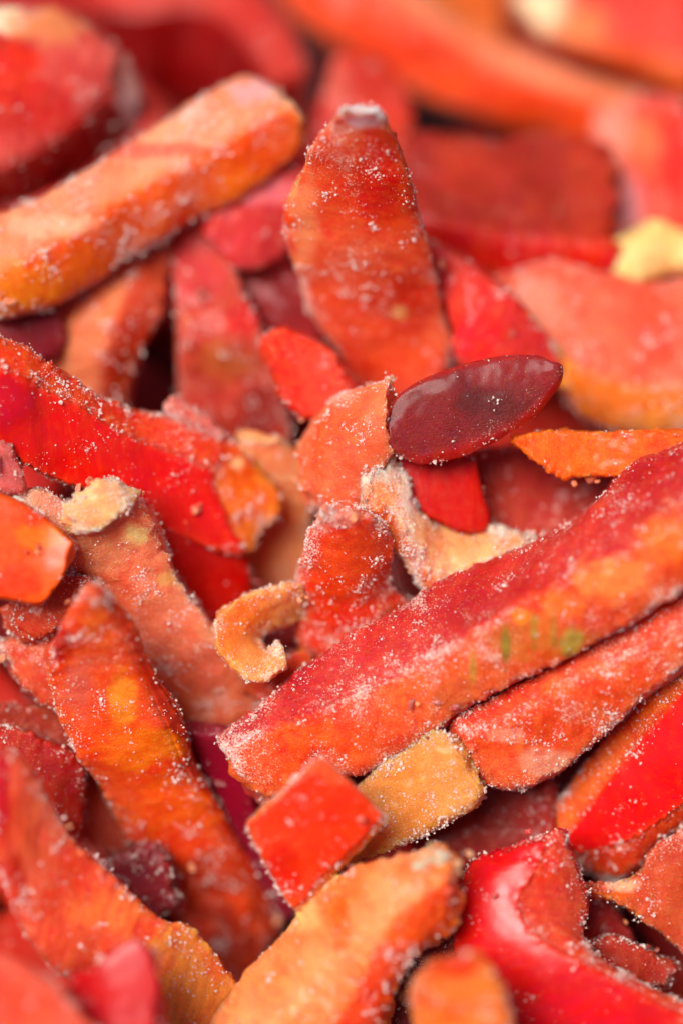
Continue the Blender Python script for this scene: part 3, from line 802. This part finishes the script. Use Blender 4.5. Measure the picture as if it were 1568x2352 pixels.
piece('crumb of frosted orange flesh on the end of the peach strip', [(945, 1972), (985, 1943), (1032, 1968)], [(955, 1998), (1000, 2006), (1030, 2012)], z=(.85, .85), t=(.15, .15), name='flesh_scrap', cat='flesh scrap', col=((232, 140, 84), (242, 176, 124)), frost=.7, grains=200, rough=1.6, crumb=1.0)
piece('small bright orange pepper block with a red top edge beside the peach strip', [(985, 2212), (946, 2268), (952, 2340), (960, 2440)], [(1098, 2188), (1142, 2262), (1166, 2340), (1190, 2440)], z=(1.6, 1.5), col=((234, 92, 36), (244, 128, 66)), frost=.45, grains=50, gs=1.3,
      blots=[(1040, 2215, 70, 28, (222, 62, 40), .9)])
piece('glossy red pepper skin strip with orange cut edges slanting down the side',
      [(1620, 1475), (1540, 1550), (1450, 1640), (1370, 1735), (1300, 1825), (1235, 1912)], [(1620, 1828), (1560, 1855), (1500, 1895), (1440, 1925), (1380, 1945), (1315, 1952)],
      [(1620, 1535), (1560, 1600), (1480, 1690), (1405, 1785), (1345, 1865), (1305, 1928)],
      D=[(1620, 1870), (1560, 1897), (1515, 1942), (1450, 1992), (1400, 2012), (1330, 1990)], dD=.25, z=(.3, .05), k=(.6, .15), t=(.4, .3),
      col=((222, 84, 38), (232, 116, 66)), colB=((206, 10, 14), (222, 22, 22)), backcol=((212, 54, 28), (224, 82, 48)), skin='B', frost=.4, grains=130, gs=1.2, bulge=.06)
piece('rust orange pepper piece with a thin orange rim over the dark hollow', [(1340, 2030), (1400, 2028), (1460, 2003), (1500, 1950), (1620, 1870)], [(1358, 2055), (1410, 2070), (1460, 2103), (1510, 2150), (1620, 2240)], z=(-.2, -.2), t=(.15, .15),
      col=((182, 58, 30), (202, 92, 54)), frost=.5, grains=150, blots=[(1430, 2030, 40, 20, (240, 180, 140), .8), (1390, 2058, 50, 10, (226, 100, 36), .8)])
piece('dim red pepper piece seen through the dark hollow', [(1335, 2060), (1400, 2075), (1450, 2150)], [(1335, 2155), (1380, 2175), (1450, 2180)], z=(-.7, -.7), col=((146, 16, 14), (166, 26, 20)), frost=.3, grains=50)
piece('small rust red pepper wedge pointing into the dark hollow', [(1352, 2165), (1410, 2153), (1480, 2185), (1542, 2212)], [(1400, 2205), (1440, 2235), (1480, 2253), (1514, 2258)], z=(-.3, -.3), t=(.3, .3), col=((150, 30, 22), (172, 54, 36)), frost=.4, grains=120)
piece('large bent pepper piece with shiny deep red skin and a frosted flesh side',
      [(1140, 1968), (1082, 1995), (1054, 2065), (1040, 2175), (1100, 2260), (1165, 2340), (1240, 2430)], [(1290, 1918), (1326, 2010), (1351, 2080), (1336, 2147), (1388, 2197), (1486, 2260), (1620, 2325)],
      [(1255, 1930), (1226, 2000), (1188, 2068), (1206, 2124), (1264, 2174), (1400, 2242), (1610, 2355)], z=(.3, 1.1), k=(.35, .5), t=(.4, .35),
      col=((188, 8, 16), (208, 18, 22)), colB=((208, 52, 36), (222, 90, 66)), skin='A', frost=.4, grains=120, gs=1.0, bulge=.1,
      blots=[(1290, 2330, 130, 50, (216, 40, 50), .6)])

# ---- the strips buried underneath and around, down to the tray
ground_n = 40
gx = np.linspace(-40, 40, ground_n)
GX, GY = np.meshgrid(gx, gx)
gvv = np.stack([GX.ravel(), GY.ravel() + 4, np.full(GX.size, -6.0)], -1)
gi = np.arange(GX.size).reshape(ground_n, ground_n)
gq = np.stack([gi[:-1, :-1], gi[:-1, 1:], gi[1:, 1:], gi[1:, :-1]], -1).reshape(-1, 4)
g = make_mesh('ground', gvv, gq, np.zeros((0, 3), int), GROUND, None, np.zeros(3))
g['kind'] = 'structure'

rngf = np.random.default_rng(21)
TONES = [((160, 16, 16), (184, 34, 26)), ((150, 14, 18), (168, 28, 24)), ((166, 26, 20), (186, 52, 38)), ((124, 14, 20), (146, 24, 28)), ((176, 30, 22), (196, 60, 42))]  # reds deepened so part of the gaps' shade is in the colour
made = 0
# openings in the heap that go all the way down
PITS = [(1010, 270, 60), (730, 150, 45), (400, 250, 60), (350, 850, 55), (15, 1440, 60), (1480, 2170, 80), (1250, 1830, 30), (690, 2110, 30)]
for lay, (zl, cnt) in enumerate(((-3.6, 70), (-2.8, 90), (-2.0, 90))):
    for _ in range(cnt):
        x, y = rngf.uniform(-4.6, 4.6), rngf.uniform(-6.0, 8.6)
        yaw = rngf.uniform(0, math.pi)
        pit = rngf.uniform(-0.3, 0.3)
        Lh, w, h = rngf.uniform(1.1, 2.2), rngf.uniform(0.3, 0.5), rngf.uniform(0.22, 0.36)
        ax = np.array([math.cos(yaw) * math.cos(pit), math.sin(yaw) * math.cos(pit), math.sin(pit)])
        sd_ = np.array([-math.sin(yaw), math.cos(yaw), 0])
        upv = np.cross(ax, sd_)
        bend = rngf.uniform(-0.25, 0.25)
        c = np.array([x, y, zl + rngf.uniform(-.25, .25) + lie(1176 - y * math.sin(PITCH) * PXCM)])
        st = np.linspace(-1, 1, 5)
        spine = c + ax * (st * Lh)[:, None] + sd_ * (bend * st ** 2)[:, None]
        ln = [spine + sd_ * a * w + upv * b_ * h for a, b_ in ((-1, 1), (1, 1), (1, -1), (-1, -1))]
        pts = np.concatenate(ln + [spine])
        uv, dep = project(pts)
        j, i = (uv[:, 0] / 32).astype(int), (uv[:, 1] / 34).astype(int)
        ok = (uv[:, 0] >= 0) & (uv[:, 1] >= 0) & (i < 70) & (j < 50)
        if ok.any():
            zb = ZB_BACK[i[ok], j[ok]]
            if (dep[ok] < zb - 0.05).any():
                continue
        if any((np.hypot(uv[:, 0] - a, uv[:, 1] - b_) < r_p).any() for a, b_, r_p in PITS):
            continue
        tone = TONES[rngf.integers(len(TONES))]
        vis_ok = ok.any()
        _seed[0] += 7.77
        origin = c.copy()
        root = bpy.data.objects.new('pepper_strip', None)
        root.empty_display_size = 0.003
        root.location = origin * S
        scene.collection.objects.link(root)
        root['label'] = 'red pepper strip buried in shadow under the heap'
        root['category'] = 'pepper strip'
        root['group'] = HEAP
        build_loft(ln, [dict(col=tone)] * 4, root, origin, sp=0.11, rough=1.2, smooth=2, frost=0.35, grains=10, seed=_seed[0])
        made += 1
print('pieces', int(_seed[0] / 7.77), 'buried', made, 'tris', COUNT['tris'])

# ---- loose crumbs of flesh that settled on the heap and in its gaps
rc = np.random.default_rng(5)
cv, cf, cp, base_i = [], [], [], 0
for Vp, colr in STORE:
    if colr[0][0] < 112:
        continue
    for _ in range(3):
        c = Vp[rc.integers(len(Vp))]
        if (project(c)[0] < -40).any() or project(c)[0][1] < 620:
            continue
        for __ in range(rc.integers(1, 5)):
            r = float(np.clip(np.exp(rc.normal(-3.45, 0.45)), 0.015, 0.08))
            v = ICO_V * rc.uniform(0.55, 1.35, (12, 1)) * rc.uniform(0.5, 1.3, 3) * r
            w = rc.normal(size=(3, 3))
            w, _q = np.linalg.qr(w)
            cv.append(v @ w + c + np.array([*rc.normal(0, 0.07, 2), rc.uniform(0, 0.02)]))
            cf.append(ICO_F + base_i)
            base_i += 12
            tone = lin(colr[1]) * rc.uniform(0.75, 1.0)
            if rc.random() < 0.4:
                tone = lin((244, 146, 96))
            cp.append(np.repeat(tone[None], 12, 0))
cv, cf, cp = np.concatenate(cv), np.concatenate(cf), np.concatenate(cp)
cr = make_mesh('pepper_crumbs', cv, np.zeros((0, 4), int), cf, CRUMB, None, np.zeros(3), cp, np.full(len(cv), 0.7), smooth=False, grain=cv)
cr['kind'] = 'stuff'
cr['label'] = 'loose crumbs of frosted pepper flesh scattered over the heap'

print('TOTAL', sum(len(o.data.loops) - 2 * len(o.data.polygons) for o in scene.objects if o.type == 'MESH'))
